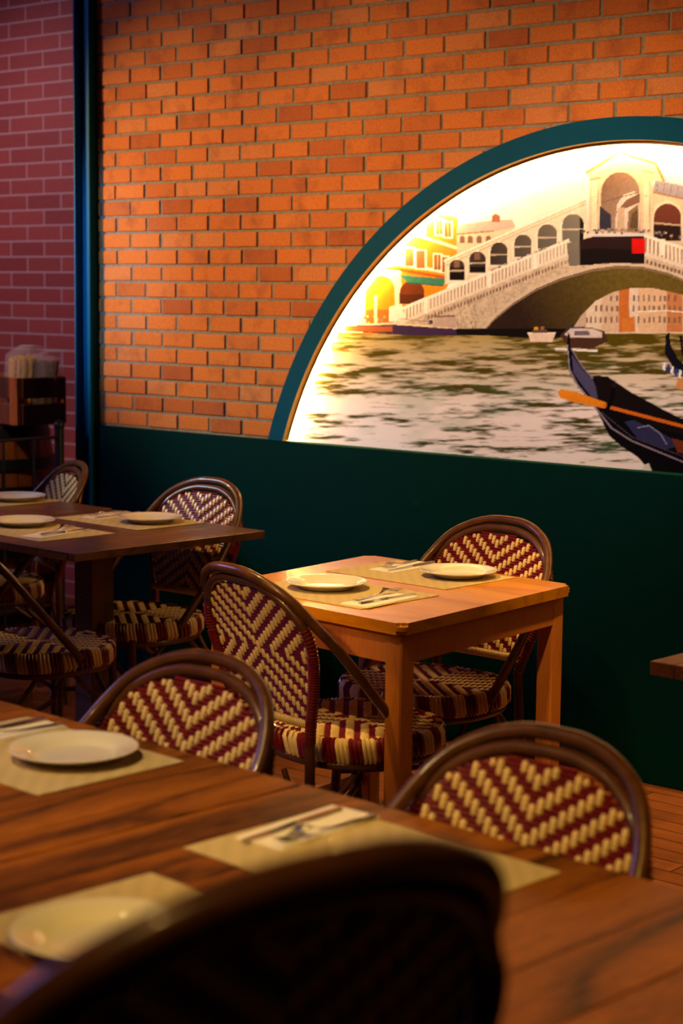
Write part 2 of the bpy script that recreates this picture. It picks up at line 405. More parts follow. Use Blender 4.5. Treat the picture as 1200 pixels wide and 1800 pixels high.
# yellow corner house
fill([(560,600),(560,420),(700,395),(758,368),(804,382),(805,470),(785,505),(780,590)], (226,140,32))
line([(690,398),(756,366),(804,380)], 5, (236,214,170)); line([(700,400),(803,389)], 2, (176,110,40))
for q in range(14): disc(770+q*2.5, 376+q*.8, 1.1, (180,150,110))
line([(660,420),(720,409),(803,436)], 5, (240,218,180)); line([(640,470),(700,464),(783,478)], 6, (238,220,190)); line([(640,480),(700,474),(783,488)], 5, (176,92,44))
for (x, y, w, h) in ((766,386,12,27),(781,390,12,27),(712,436,15,32),(732,440,15,32),(763,447,12,28),(777,451,10,28),(738,384,8,26),(690,432,12,30),(676,430,8,30)):
    fill([(x-2.5,y-3),(x+w+2.5,y-1),(x+w+2.5,y+h+3),(x-2.5,y+h+1)], (240,224,196)); fill([(x,y),(x+w,y+1),(x+w,y+h),(x,y+h-1)], (150,96,50)); line([(x+w/2,y),(x+w/2,y+h)], 1, (226,196,150))
disc(702,437,9,(244,232,210)); fill([(690,450),(708,450),(708,462),(690,462)], (240,226,200))
fill([(600,585),(600,510),(660,472),(704,476),(708,560),(700,585)], (236,214,178))
arch(668,562,52,78,(206,142,40)); fill([(643,545),(694,545),(694,570),(643,570)], (176,110,54)); arch(724,535,44,42,(120,62,30),(96,50,28))
fill([(700,483),(783,490),(779,503),(716,497)], (70,128,104)); line([(716,497),(779,503)], 2, (46,96,80))
for q in range(26): disc(625+rng.random()*75, 552+rng.random()*18, 2.2, tuple(int(v) for v in rng.integers(90, 235, 3)*np.array([1,.8,.6])))
for x in (610,636,696,660): line([(x,520),(x,575)], 5, (232,208,172))
# white houses behind
fill([(803,470),(803,402),(905,392),(905,460)], (206,186,160)); fill([(803,404),(812,394),(858,388),(900,386),(905,400),(860,408),(805,412)], (186,162,152))
line([(803,412),(868,406)], 2.5, (150,110,84)); fill([(865,391),(865,379),(871,375),(878,379),(879,391)], (146,84,66))
for x in (812,826,842,858): arch(x, 428, 9, 14, (130,92,76))
# sloping arcade
fill([(782,500),(782,457),(860,424),(940,388),(1030,346),(1034,430),(960,450),(860,485)], (216,196,172))
for q in range(60):
    x = 786+q*4.1; y = 454-(x-786)*.437; disc(x, y+5, 1.2, (150,128,112))
line([(780,459),(1030,349)], 3.5, (232,218,200)); line([(782,467),(1030,358)], 1.5, (170,148,130))
for cx, b, w, h in ((803,493,27,37),(839,480,29,38),(877,466,30,40),(919,452,30,40),(962,438,34,44),(1007,426,38,50)):
    fill([(cx-w/2-4,b+4),(cx-w/2-4,b-h*.6),(cx,b-h-5),(cx+w/2+4,b-h*.6),(cx+w/2+4,b+2)], (228,210,188)); arch(cx, b, w, h, (46,29,23), (30,20,20)); line([(cx-w/2,b-h*.45),(cx+w/2,b-h*.47)], 2.5, (190,168,146))
for cx, b, w, h in ((803,493,27,37),(839,480,29,38)): fill([(cx-5,b-h*.62),(cx+5,b-h*.62),(cx+5,b-h*.95),(cx-5,b-h*.95)], (120,84,70))
# right arcade, roof
fill([(1140,430),(1140,330),(1220,344),(1330,395),(1560,520),(1560,585),(1330,470)], (206,180,156))
fill([(1146,336),(1152,316),(1200,326),(1260,345),(1260,360),(1200,350)], (150,140,148)); line([(1144,337),(1260,362)], 4, (150,124,104))
for x in range(1156, 1250, 12): line([(x,320+(x-1156)*.2),(x-3,336+(x-1156)*.22)], 1, (116,108,116))
fill([(1142,418),(1142,395),(1150,362),(1172,350),(1194,362),(1204,395),(1204,425)], (222,200,174)); arch(1173, 424, 48, 66, (112,62,48), (52,34,32)); line([(1149,392),(1197,396)], 3, (186,160,136))
for cx, b, w, h in ((1245,440,34,44),(1290,460,32,42),(1335,482,30,40),(1380,505,30,38)): arch(cx, b, w, h, (46,29,23), (30,20,20))
# portal with gable
fill([(1029,306),(1088,266),(1153,285),(1168,320),(1148,316),(1144,410),(1034,410),(1037,312)], (204,180,152))
line([(1029,304),(1088,268),(1152,287),(1167,319)], 5, (160,124,84)); line([(1034,310),(1088,276),(1148,292)], 2.5, (226,204,174)); line([(1036,316),(1056,312)], 4, (178,146,112)); line([(1128,300),(1150,304)], 4, (178,146,112))
p = [(1055,405)]+[(1090-34*math.cos(PI*i/16), 340-38*math.sin(PI*i/16)) for i in range(17)]+[(1125,410)]
gfill(p, (120,92,78), (176,150,130), (1055,330), (1122,400))
fill([(1080,402),(1084,360),(1096,342),(1115,336),(1124,345),(1124,402)], (206,188,178)); fill([(1054,404),(1054,362),(1074,378),(1074,404)], (60,56,72)); fill([(1081,375),(1100,352),(1124,340),(1124,356),(1100,366)], (126,96,78)); fill([(1102,408),(1104,372),(1122,358),(1122,408)], (140,110,84)); line([(1056,356),(1122,338)], 1.5, (110,88,78)); fill([(1084,405),(1086,366),(1098,364),(1098,405)], (190,164,140)); fill([(1106,402),(1110,376),(1121,366),(1121,402)], (104,84,60))
for x in (1045, 1136): line([(x,318),(x,408)], 11, (222,200,172)); line([(x+5,318),(x+5,408)], 1.2, (160,134,110)); line([(x-6,345),(x+6,345)], 2, (180,150,124))
# bridge side, underside, far bank seen through the arch
curve_o = [(842,584),(868,556),(900,530),(940,505),(985,486),(1040,470),(1085,464),(1130,466),(1175,477),(1230,500),(1290,540),(1330,584)]
curve_i = [(1002,584),(1020,556),(1045,530),(1075,514),(1110,506),(1150,507),(1200,518),(1250,545),(1280,584)]
fill([(688,560),(750,530),(900,468),(1000,440),(1060,452),(1130,450),(1220,472),(1330,520),(1420,584),(690,584)], (198,176,152), .3)
for q in range(90):
    x, y = 700+rng.random()*250, 520+rng.random()*60
    if y > 560-(x-700)*.28: line([(x,y),(x+rng.random()*9-4,y+4+rng.random()*9)], 1.1, (146,122,104))
gfill(curve_o, (58,40,32), (112,94,44), (920,560), (1090,490), .25)
fill(curve_i+[(1280,590),(1002,590)], (214,190,164))
for x0, x1, c in ((1002,1030,(196,168,146)),(1030,1058,(218,196,172)),(1058,1088,(206,176,150)),(1088,1106,(196,116,60)),(1106,1122,(220,196,176)),(1122,1172,(216,180,148)),(1172,1200,(196,132,86)),(1200,1282,(216,190,164))):
    m = [(x0,584),(x0,500),(x1,500),(x1,584)]; mm_ = inside(m) & inside(curve_i+[(1280,590),(1002,590)]); IMG[mm_] = (c255(c)*(1+.3*(GR-.5))[..., None])[mm_]
for x in list(range(1010,1088,9))+list(range(1112,1280,9)):
    for y in (524, 542, 562):
        if inside(curve_i)[min(max(int(y-OY-8),0),CHh-1), min(int(x-OX),CW-1)]: arch(x+rng.random()*3, y+6, 3.4, 9+rng.random()*4, (136,110,96))
fill([(1094,584),(1094,560),(1116,556),(1116,584)], (202,128,60)); line([(1120,548),(1172,546),(1230,552)], 2.5, (232,214,190))
line(curve_o, 6, (206,184,160)); line([(x,y+6) for x, y in curve_o[:-1]], 2, (150,124,104))
# cornice, railing with balusters
up = lambda x: 548-(x-690)*.405 if x < 1000 else (422-(x-1000)*.08 if x < 1132 else 412+(x-1132)*.33)
for x in range(690, 1000, 1):
    y = up(x); line([(x,y),(x,y+22)], 1.6, (176,152,132) if (x % 6) < 3 else (232,214,194))
for x in range(1132, 1420, 1):
    y = up(x); line([(x,y),(x,y+30)], 1.6, (168,142,124) if (x % 7) < 3 else (232,214,194))
line([(690,549),(1000,422)], 5, (236,220,202)); line([(690,573),(1000,446)], 5, (220,200,180)); line([(1132,414),(1420,508)], 5, (236,220,202)); line([(1132,446),(1420,540)], 6, (220,200,180))
for q in range(44): x = 752+q*5.7; y = 555-(x-752)*.405; fill([(x,y),(x+3,y-1),(x+3,y+6),(x,y+7)], (130,104,90))
for q in range(30): x = 1136+q*7; y = 456+(x-1136)*.33; fill([(x,y),(x+4,y+1),(x+4,y+8),(x,y+7)], (130,104,90))
for x in (748, 860, 940, 1165): line([(x,up(x)-2),(x,up(x)+26)], 7, (238,222,204))
fill([(684,566),(684,540),(700,534),(712,552),(712,562)], (234,216,196))
fill([(996,428),(1042,416),(1132,416),(1133,464),(1085,462),(1000,468)], (52,32,32)); fill([(998,442),(1045,436),(1132,440),(1133,464),(1085,462),(1000,468)], (34,22,24)); fill([(1110,420),(1133,420),(1134,446),(1111,445)], (206,28,24))
for q in range(60):
    x = 1020+rng.random()*180; y = 410+(x > 1140)*(x-1140)*.2-rng.random()*7; disc(x, y, 2.2, tuple(int(v) for v in rng.integers(50, 200)*np.array([1,.86,.8])+rng.integers(0, 25, 3)))
for q in range(30):
    x = 860+rng.random()*130; disc(x, up(x)-3, 2, tuple(int(v) for v in rng.integers(80, 210)*np.array([1,.86,.78])+rng.integers(0, 20, 3)))
# water: streaked reflections
n1 = vnoise(.011, .10, 21, 5); n2 = vnoise(.035, .28, 22, 3); dep = np.clip((GY-584)/250, 0, 1)
wv = np.clip((n1*.6+n2*.4-.5+.16*(dep-.30))*7+.55, 0, 1)[..., None]; d3 = dep[..., None]
dark = c255((96,80,18))*(1-d3)+c255((58,66,34))*d3; lite = c255((176,150,84))*(1-d3*1.9).clip(0,1)+c255((232,216,208))*(d3*1.9).clip(0,1)
water = dark*(1-wv)+lite*wv
ge = np.clip((vnoise(.012, .03, 31, 3)-.52)*4, 0, 1)[..., None]*d3; water = water*(1-.5*ge)+c255((96,140,110))*.5*ge
m = GY > 586; IMG[m] = water[m]
fill([(780,590),(780,578),(1000,578),(1000,592),(960,596),(860,590)], (30,22,22))
# boats
fill([(606,572),(690,570),(800,578),(803,588),(720,590),(610,582)], (74,52,84)); line([(606,571),(690,569),(803,577)], 3, (232,204,170)); fill([(606,574),(690,574),(690,584),(606,582)], (170,96,56)); fill([(760,574),(768,558),(800,556),(802,577)], (190,164,150)); line([(762,557),(800,555)], 2, (110,60,50)); disc(757,566,4,(60,60,90)); line([(700,560),(760,566)], 1, (130,100,80))
fill([(927,584),(976,586),(970,602),(932,600)], (222,196,176)); line([(927,585),(976,586)], 2, (240,226,210)); disc(942,578,4,(206,160,40)); disc(953,577,4,(150,110,90)); fill([(936,586),(962,586),(962,580),(936,580)], (110,80,70))
fill([(984,590),(1000,574),(1040,576),(1062,582),(1068,600),(1040,613),(1000,611)], (84,56,44)); fill([(992,588),(1004,575),(1042,578),(1058,584),(1058,594),(1004,594)], (210,192,184)); fill([(1010,582),(1034,582),(1038,590),(1008,590)], (120,104,112)); line([(998,576),(1028,576)], 3, (60,60,110)); line([(975,613),(1050,617)], 4, (226,216,210))
# gondola
G = [(998,584),(1002,590),(1001,606),(1010,626),(1022,644),(1040,664),(1046,660),(1068,662),(1080,672),(1110,690),(1150,712),(1210,742),(1420,850),(1420,900),(1200,880),(1146,832),(1120,803),(1092,785),(1070,766),(1050,724),(1030,698),(1010,672),(998,648),(996,610)]
fill(G, (22,18,24)); fill([(1004,622),(1022,648),(1042,668),(1052,694),(1046,706),(1022,676),(1008,656)], (86,80,112)); fill([(1044,662),(1068,662),(1110,690),(1210,744),(1210,768),(1120,742),(1050,700)], (32,24,26))
line([(997,606),(1000,648),(1014,676),(1034,700),(1052,724),(1074,752),(1110,775),(1210,816)], 2.5, (150,136,150)); line([(1003,612),(1024,646),(1042,666)], 2, (140,124,136)); line([(1056,724),(1110,768),(1210,806)], 1.2, (90,80,96))
fill([(1098,742),(1112,738),(1160,760),(1200,782),(1170,790),(1120,770)], (58,58,92)); line([(1120,752),(1140,748),(1160,762),(1172,782)], 1.6, (150,150,170)); fill([(1180,770),(1210,778),(1210,800),(1190,795)], (120,60,40))
fill([(980,690),(985,684),(1010,688),(1066,708),(1062,718),(1004,706),(984,699)], (222,140,40)); line([(1060,713),(1210,752),(1420,806)], 6, (206,112,36)); line([(1078,676),(1076,698),(1066,722)], 7, (20,14,18)); disc(1079,677,5,(44,34,36))
fill([(1170,590),(1176,584),(1178,606),(1192,632),(1215,650),(1215,664),(1185,650),(1168,622)], (30,26,40)); line([(1196,590),(1200,622),(1212,640)], 5, (40,24,34))
for q in range(7): fill([(1166+q*7,636+q*3.4),(1170+q*7,638+q*3.4),(1168+q*7,652+q*3.4),(1164+q*7,648+q*3.4)], (226,226,238) if q % 2 == 0 else (52,66,140))
fill([(1190,664),(1215,668),(1215,690),(1188,682)], (206,150,96)); fill([(1125,832),(1132,818),(1140,814),(1146,830)], (206,196,186))
# reflection on the glossy print, painted in: paler haze left of a vertical edge
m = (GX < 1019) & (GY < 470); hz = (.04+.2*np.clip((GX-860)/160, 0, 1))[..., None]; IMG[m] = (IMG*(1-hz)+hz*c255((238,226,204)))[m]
IMG = np.clip(IMG*np.array([.98,1.0,1.2]), .004, .92)**1.18
# mesh grid -> drawing sheet (perspective of the sheet on the wall)
Q = []
for (X, Z) in ((-4.4,1.0),(-2.9,1.0),(-2.9,1.9),(-4.0,1.7)):
    q = CAMR @ (np.array([X, PRINT, Z])-EYE); Q.append((X, Z, 600+FPX*q[0]/q[2], 900+FPX*q[1]/q[2]))
Am = []; bv = []
for X, Z, u, v in Q:
    Am += [[X,Z,1,0,0,0,-u*X,-u*Z],[0,0,0,X,Z,1,-v*X,-v*Z]]; bv += [u, v]
h = np.append(np.linalg.solve(np.array(Am), np.array(bv)), 1).reshape(3,3)
xs = np.concatenate([np.arange(-4.53, -2.70, .0036), np.arange(-2.70, -1.60, .008)]); zs = np.arange(WZ-.006, 1.985, .0029)
NX, NZ = len(xs), len(zs); GXX, GZZ = np.meshgrid(xs, zs)
P3 = h @ np.stack([GXX.ravel(), GZZ.ravel(), np.ones(GXX.size)]); U = np.clip(P3[0]/P3[2]-OX, 0, CW-1.01); V = np.clip(P3[1]/P3[2]-OY, 0, CHh-1.01)
u0, v0 = U.astype(int), V.astype(int); fu, fv = (U-u0)[:, None], (V-v0)[:, None]
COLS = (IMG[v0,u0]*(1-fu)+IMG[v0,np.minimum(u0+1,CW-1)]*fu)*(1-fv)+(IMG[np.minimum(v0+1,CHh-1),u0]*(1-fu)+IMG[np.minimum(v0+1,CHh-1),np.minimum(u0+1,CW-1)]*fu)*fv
ii = np.arange(NX*NZ).reshape(NZ, NX); quads = np.stack([ii[:-1,:-1], ii[:-1,1:], ii[1:,1:], ii[1:,:-1]], -1).reshape(-1, 4)
cxq = GXX.ravel()[quads].mean(1)-CX; czq = GZZ.ravel()[quads].mean(1)-CZ
quads = quads[np.hypot(cxq, czq) < RI+.012]
used = np.unique(quads); rem = -np.ones(NX*NZ, int); rem[used] = np.arange(len(used)); quads = rem[quads]
VERT = np.stack([GXX.ravel()[used], np.full(len(used), PRINT), GZZ.ravel()[used]], 1)
mural = thing('wall_mural', 'half-round recessed wall mural of an arched stone bridge over a canal, green rim', 'mural', (CX, PRINT, WZ))
me = bpy.data.meshes.new('printed_picture'); me.vertices.add(len(VERT)); me.vertices.foreach_set('co', (VERT-np.array([CX, PRINT, WZ])).ravel().astype(np.float32))
me.loops.add(quads.size); me.loops.foreach_set('vertex_index', quads.ravel().astype(np.int32))
me.polygons.add(len(quads)); me.polygons.foreach_set('loop_start', np.arange(0, quads.size, 4, dtype=np.int32))
me.update(calc_edges=True)
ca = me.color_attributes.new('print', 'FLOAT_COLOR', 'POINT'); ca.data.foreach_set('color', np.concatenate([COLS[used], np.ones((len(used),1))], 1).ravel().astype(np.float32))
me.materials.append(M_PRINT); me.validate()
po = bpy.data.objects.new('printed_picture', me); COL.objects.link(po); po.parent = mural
T0 = Matrix.Translation((-CX, -PRINT, -WZ))
bm = bmesh.new(); fa, fb = arc(RI, 110), arc(RO, 110)
f = [bm.verts.new((x, FRONT-.004, z)) for x, z in fa]; g = [bm.verts.new((x, FRONT-.004, z)) for x, z in fb]
f2 = [bm.verts.new((x, PRINT+.004, z)) for x, z in fa]; g2 = [bm.verts.new((x, PRINT+.004, z)) for x, z in fb]
for i in range(110):
    bm.faces.new((f[i], f[i+1], g[i+1], g[i])); bm.faces.new((g[i], g[i+1], g2[i+1], g2[i]))
settint(bm, bm.faces[:]); bm.transform(T0); obj('arch_frame', bm, M_GREENFRAME, mural)
bm = bmesh.new(); fi = arc(RI-.0015, 110)
q1 = [bm.verts.new((x, FRONT-.004, z)) for x, z in fa]; q2 = [bm.verts.new((x, FRONT-.004, z)) for x, z in fi]; q3 = [bm.verts.new((x, PRINT+.003, z)) for x, z in fi]
for i in range(110): bm.faces.new((q1[i], q1[i+1], q2[i+1], q2[i])); bm.faces.new((q2[i], q2[i+1], q3[i+1], q3[i]))
settint(bm, bm.faces[:]); bm.transform(T0); obj('rim_reveal', bm, plain('bare_wood_edge', lin((176,134,70)), .7, .1, 20), mural)
# the strip is tilted to the print; an added backing blocks its spill
def slat(off, name, mt):
    bm = bmesh.new(); a_, b_ = arc(RI-.0012, 130, WZ+.003), arc(RI-.0118, 130, WZ+.003)
    r1 = [bm.verts.new((x, PRINT-.0115-off, z)) for x, z in a_]; r2 = [bm.verts.new((x, PRINT-.0170-off, z)) for x, z in b_]
    for q in range(130): bm.faces.new((r1[q], r2[q], r2[q+1], r1[q+1]))
    settint(bm, bm.faces[:]); bm.transform(T0); return obj(name, bm, mt, mural)
slat(.0009, 'spill_shield', plain('pale_shield', lin((190,150,90)), .6, .05, 20))
slat(0, 'led_strip', M_LED)['label'] = 'glowing warm strip light along the rim'

# ------------------------------------------------------------------ rattan bistro chairs
def hw_panel(z):      # half width of the woven back at height z
    K = [(.495,.128),(.56,.156),(.62,.180),(.68,.193),(.73,.189),(.76,.178),(.787,.158),(.811,.116),(.825,.068),(.831,.0)]
    for (a, p), (b, q) in zip(K, K[1:]):
        if z <= b: return p+(q-p)*(z-a)/(b-a)
    return -1
def yb(z, x=0): return -.233-.20*(z-.47)-.20*max(0,z-.6)**1.3+.35*x*x
def make_chair(name, label, cat, lift=0.0, loc=(0,0,0), rot=0, group=None):
    t = thing(name, label, cat, loc, rot, group); L = lift
    half = [(0,-.366,.866),(.055,-.364,.863),(.115,-.351,.846),(.170,-.322,.812),(.208,-.275,.752),(.226,-.21,.68),(.232,-.12,.575),(.228,-.03,.475),(.224,.005,.435)]
    bm = bmesh.new(); tube(bm, [(x, y, z+L) for x, y, z in mirror_path(spline(half, 5))], .0125, 10); obj('outer_hoop', bm, M_RATTAN, t, True)
    half = [(0,-.347,.843),(.06,-.345,.839),(.119,-.334,.820),(.165,-.315,.787),(.199,-.293,.735),(.205,-.277,.68),(.187,-.260,.60),(.155,-.243,.50),(.143,-.236,.46)]
    pin = mirror_path(spline(half, 5))
    bm = bmesh.new(); tube(bm, [(x, y, z+L) for x, y, z in pin], .0115, 10); obj('inner_hoop', bm, M_RATTAN, t, True)
    # red cane binding on the posts of the inner hoop
    for s in (-1, 1):
        bm = bmesh.new()
        pp = [p for p in pin if p[0]*s > 0 and p[2] < .755]
        fine = spline(pp[::3]+[pp[-1]], 8)
        d = 0; last = Vector(fine[0])
        for p, q in zip(fine, fine[1:]):
            d += (Vector(q)-Vector(p)).length
            if d > .0052:
                d = 0; v = (Vector(q)-Vector(p)).normalized(); c = Vector(q)+Vector((0,0,L))
                tube(bm, [c-v*.0026, c-v*.0013, c+v*.0013, c+v*.0026], [.0115,.0143,.0143,.0115], 9, 0, False, False)
        obj('post_binding', bm, M_BURG, t, True)
    # woven back: horizontal burgundy canes with cream floats set in a chevron about the middle
    bm = bmesh.new(); ZC = .672; Tz = .0414; PX = .0138
    z = .50
    while z < .83:
        h = hw_panel(z)
        if h > .008: tube(bm, [(x, yb(z, x), z+L) for x in np.linspace(-h, h, 11)], .0042, 5, 0)
        z += .0074
    for i in range(-14, 15):
        x = i*PX
        if abs(x) > .188: continue
        kk = math.floor(-.2/Tz)-4
        while kk < 14:
            for s in (1, -1):
                zc = ZC+s*(abs(x)*.75+kk*Tz+.004)
                if (zc-ZC)*s < -.002: continue
                z0, z1 = zc-.0115, zc+.0115
                z0 = max(z0, .503); 
                while z1 > z0 and hw_panel(z1) < abs(x): z1 -= .003
                while z0 < z1 and hw_panel(z0) < abs(x): z0 += .003
                if z1-z0 < .007: continue
                sg = [(x+s_*.0008, yb(q, x)+o, q+L) for s_ in (0,) for q, o in ((z0, 0), (z0+.003, .0), ((z0+z1)/2, 0), (z1-.003, 0), (z1, 0))]
                tube(bm, sg, [.0050,.0070,.0071,.0070,.0050], 6, 1)
            kk += 1
    obj('woven_back', bm, [M_BURG, M_CREAM], t, True)
    # cream wrapped rail under the woven back
    bm = bmesh.new(); n = 44
    for i in range(n):
        x = -.146+.292*(i+.5)/n; w = .0031
        tube(bm, [(x-w, yb(.5, x), .502+L), (x, yb(.5, x), .502+L), (x+w, yb(.5, x), .502+L)], [.0105,.0122,.0105], 9, 0, False, False)
    obj('back_rail', bm, M_CREAM, t, True)
    # seat: woven slab with wrapped edge
    bm = bmesh.new()
    def rim(a, s=1): 
        ca, sa = math.cos(a), math.sin(a); e = .8
        return (.222*s*math.copysign(abs(ca)**e, ca), .205*s*math.copysign(abs(sa)**e, sa))
    N = 72; R0 = [rim(2*PI*k_/N, .985) for k_ in range(N)]
    prism(bm, R0, .425+L, .452+L, 0, 'z')
    def inx(x, y, s=.95): return abs(x/(.222*s))**2.5+abs(y/(.205*s))**2.5 < 1
    y = -.195
    while y < .2:
        xs_ = [x for x in np.linspace(-.21, .21, 43) if inx(x, y)]
        if len(xs_) > 2: tube(bm, [(x, y, .4525+L) for x in (xs_[0], 0, xs_[-1])], .004, 5, 0)
        y += .0078
    for i in range(-17, 18):
        x = i*.0122
        for kk in range(-9, 14):
            for s in (1, -1):
                yc = s*(abs(x)*.8+kk*.046+.004)
                if yc*s < -.002: continue
                y0, y1 = yc-.0135, yc+.0135
                if not (inx(x, y0) and inx(x, y1)): continue
                tube(bm, [(x, y0, .4525+L), (x, y0+.004, .4535+L), (x, yc, .454+L), (x, y1-.004, .4535+L), (x, y1, .4525+L)], [.0032,.0055,.006,.0055,.0032], 6, 1)
    for k_ in range(108):
        a = 2*PI*k_/108; c_ = 1 if (k_ // 3) % 2 else 0
        pa, pb, pc = rim(a, .93), rim(a, 1.0), rim(a+.03, 1.0)
        tube(bm, [(*pa, .455+L), (*rim(a, .975), .455+L), (*pb, .445+L), (*pc, .412+L), (*rim(a+.03, .965), .404+L)], .0066, 6, c_)
    obj('woven_seat', bm, [M_BURG, M_CREAM], t, True)
    bm = bmesh.new(); tube(bm, [(*rim(2*PI*k_/48, .93), .394+L) for k_ in range(48)], .012, 9, 0, True); obj('seat_frame', bm, M_RATTAN, t, True)
    zb = .255
    for s in (-1, 1):
        rear = [(s*.143,-.236,.462+L),(s*.146,-.238,.40+L),(s*.152,-.243,.26*1+L*.6),(s*.165,-.262,.0)]
        front = [(s*.165,.150,.41+L),(s*.172,.158,.26+L*.6),(s*.182,.172,.0)]
        for path in (rear, front):
            bm = bmesh.new(); tube(bm, spline(path, 5), .0130, 10); lg = obj('leg', bm, M_RATTAN, t, True)
            bm = bmesh.new(); c = path[-2]
            for q in range(8): tube(bm, [(c[0],c[1],c[2]-.024+q*.006), (c[0],c[1],c[2]-.021+q*.006), (c[0],c[1],c[2]-.018+q*.006)], [.0135,.0165,.0135], 9, 0, False, False)
            obj('leg_binding', bm, M_BURG, lg, True)
    zl = .26+L*.6
    for a, b in (((-.152,-.243),(.152,-.243)),((-.172,.158),(.172,.158)),((-.152,-.243),(-.172,.158)),((.152,-.243),(.172,.158))):
        A_, B_ = Vector((*a, zl)), Vector((*b, zl)); dv = (B_-A_)
        top = .378+L
        for (p0, p1) in ((A_, A_+dv*.34), (B_, B_-dv*.34)):
            p1 = Vector((p1.x, p1.y, top)); m1 = Vector((p0.x*.55+p1.x*.45, p0.y*.55+p1.y*.45, zl+(top-zl)*.28)); m1 = p0*.62+p1*.38; m1.z = zl+(top-zl)*.30
            m2 = p0*.2+p1*.8; m2.z = zl+(top-zl)*.72
            bm = bmesh.new(); tube(bm, spline([p0, m1, m2, p1], 4), .0075, 7); obj('curved_brace', bm, M_RATTAN, t, True)
    bm = bmesh.new(); tube(bm, [(-.155,-.24,.20+L*.5),(0,-.05,.205+L*.5),(.174,.158,.20+L*.5)], .0085, 8); obj('cross_stretcher', bm, M_RATTAN, t, True)
    bm = bmesh.new(); tube(bm, [(.155,-.24,.22+L*.5),(0,-.05,.225+L*.5),(-.174,.158,.22+L*.5)], .0085, 8)
    obj('cross_stretcher', bm, M_RATTAN, t, True)
    return t
GC = 'burgundy and cream rattan bistro chairs'
c0 = make_chair('bistro_chair', 'rattan chair seen from behind on the near side of the honey-coloured table', 'chair', 0, (-2.885,3.35,0), -11, GC)
for loc, rot, lab in (
  ((-3.042,3.835,0), 180, 'rattan chair between the honey-coloured table and the green wall panel'),
  ((-2.24,1.862,0), 180, 'rattan chair across the brown table from the bright white plate at lower left'),
  ((-1.485,1.82,0), 180, 'rattan chair at the far side of the front brown table, in the lower right'),
  ((-4.38,3.98,0), 180, 'rattan chair behind the dark walnut table, close to the green wall panel'),
  ((-5.285,4.075,0), 158, 'small distant rattan chair in front of the barrel and the steel column'),
  ((-4.225,3.46,0), -8, 'shadowed rattan chair at the near side of the dark walnut table')):
    dup(c0, loc, rot, lab, GC)
make_chair('bar_chair', 'tall dark rattan chair back, very blurred, right in front of the camera', 'chair', .30, (-1.06,.865,0), 79)

# ------------------------------------------------------------------ tables
def light_table():
    c = (-2.99, 3.605); t = thing('dining_table', 'square honey-coloured wooden table laid for two by the green wall panel', 'table', (*c, 0), 0)
    K = [Vector((x-c[0], y-c[1])) for x, y in ((-3.385,3.998), (-3.322,3.262), (-2.607,3.203), (-2.655,3.968))]
    def inset(i, d):
        p = K[i]; a = (K[i-1]-p).normalized(); b = (K[(i+1) % 4]-p).normalized(); return p+(a+b)*d
    pl = []
    for i in range(4):
        p = K[i]; a = (K[i-1]-p).normalized(); b = (K[(i+1) % 4]-p).normalized(); r = .022; o = p+(a+b)*r
        for q in range(7):
            w = q/6*PI/2; pl.append(tuple(o-b*r*math.cos(w)-a*r*math.sin(w)))
    bm = bmesh.new(); b2 = bmesh.new()
    prism(b2, pl, .722, .75, 0, 'z'); bmesh.ops.bevel(b2, geom=[e for e in b2.edges if abs(e.verts[0].co.z-e.verts[1].co.z) < .001], offset=.009, segments=3, affect='EDGES')
    merge(bm, b2, 0, (.5,.4,.3)); obj('tabletop', bm, M_OAK, t, True)
    P = [inset(i, .043) for i in range(4)]
    for i in range(4):
        bm = bmesh.new(); box(bm, P[i].x-.025, P[i].x+.025, P[i].y-.025, P[i].y+.025, 0, .722, .004, 0, (.4+.05*i,.4,.5)); obj('leg', bm, M_OAKLEG, t)
    def rail(i, z0, z1, name):
        p, q = inset(i, .030), inset((i+1) % 4, .030); d = (q-p).normalized(); p = p+d*.036; q = q-d*.036; n = Vector((-d.y, d.x))*.010
        bm = bmesh.new(); prism(bm, [tuple(p+n), tuple(q+n), tuple(q-n), tuple(p-n)], z0, z1, 0, 'z', (.4,.4,.5)); obj(name, bm, M_OAKLEG, t)
    for i in range(4): rail(i, .648, .722, 'apron')
    rail(0, .085, .125, 'foot_rail')
    return t
light_table()
def panel_table(name, label, loc, rot, sx, sy, M, edge=.085, nb=6, th=.03):
    t = thing(name, label, 'table', loc, rot)
    bm = bmesh.new(); g = .0013
    box(bm, -sx, -sx+edge-g, -sy, sy, .75-th, .75, .0018); box(bm, sx-edge+g, sx, -sy, sy, .75-th, .75, .0018)
    w = (2*sx-2*edge)/nb
    for i in range(nb): x = -sx+edge+i*w; box(bm, x+g*.5, x+w-g*.5, -sy, sy, .75-th, .75, .0009)
    obj('tabletop', bm, M, t)
    bm = bmesh.new(); box(bm, -.045, .045, -.045, .045, .06, .70, .006); obj('pedestal', bm, M, t)
    bm = bmesh.new(); box(bm, -.25, .25, -.22, .22, .70, .75-th, .004); obj('top_plate', bm, M, t)
    bm = bmesh.new(); box(bm, -.30, .30, -.04, .04, .0, .06, .01); box(bm, -.04, .04, -.30, .30, .0, .06, .01); obj('cross_foot', bm, M, t)
    return t
panel_table('dining_table', 'large brown oak table in front, the one with the blurred plate and fork setting', (-1.395,1.600,0), -3.2, .478, .414, M_DARK, .11, 6)
panel_table('dining_table', 'brown oak table at the lower left edge, carrying the bright white plate', (-2.275,1.655,0), -3.0, .398, .402, M_DARK)
panel_table('dining_table', 'dark walnut table laid with two white plates in front of the steel column', (-4.362,3.80,0), -2, .383, .385, M_DARK2, .03, 5, .024)
panel_table('dining_table', 'far dark table with one plate, before the barrel', (-5.142,3.845,0), -2, .383, .385, M_DARK2, .03, 5, .024)
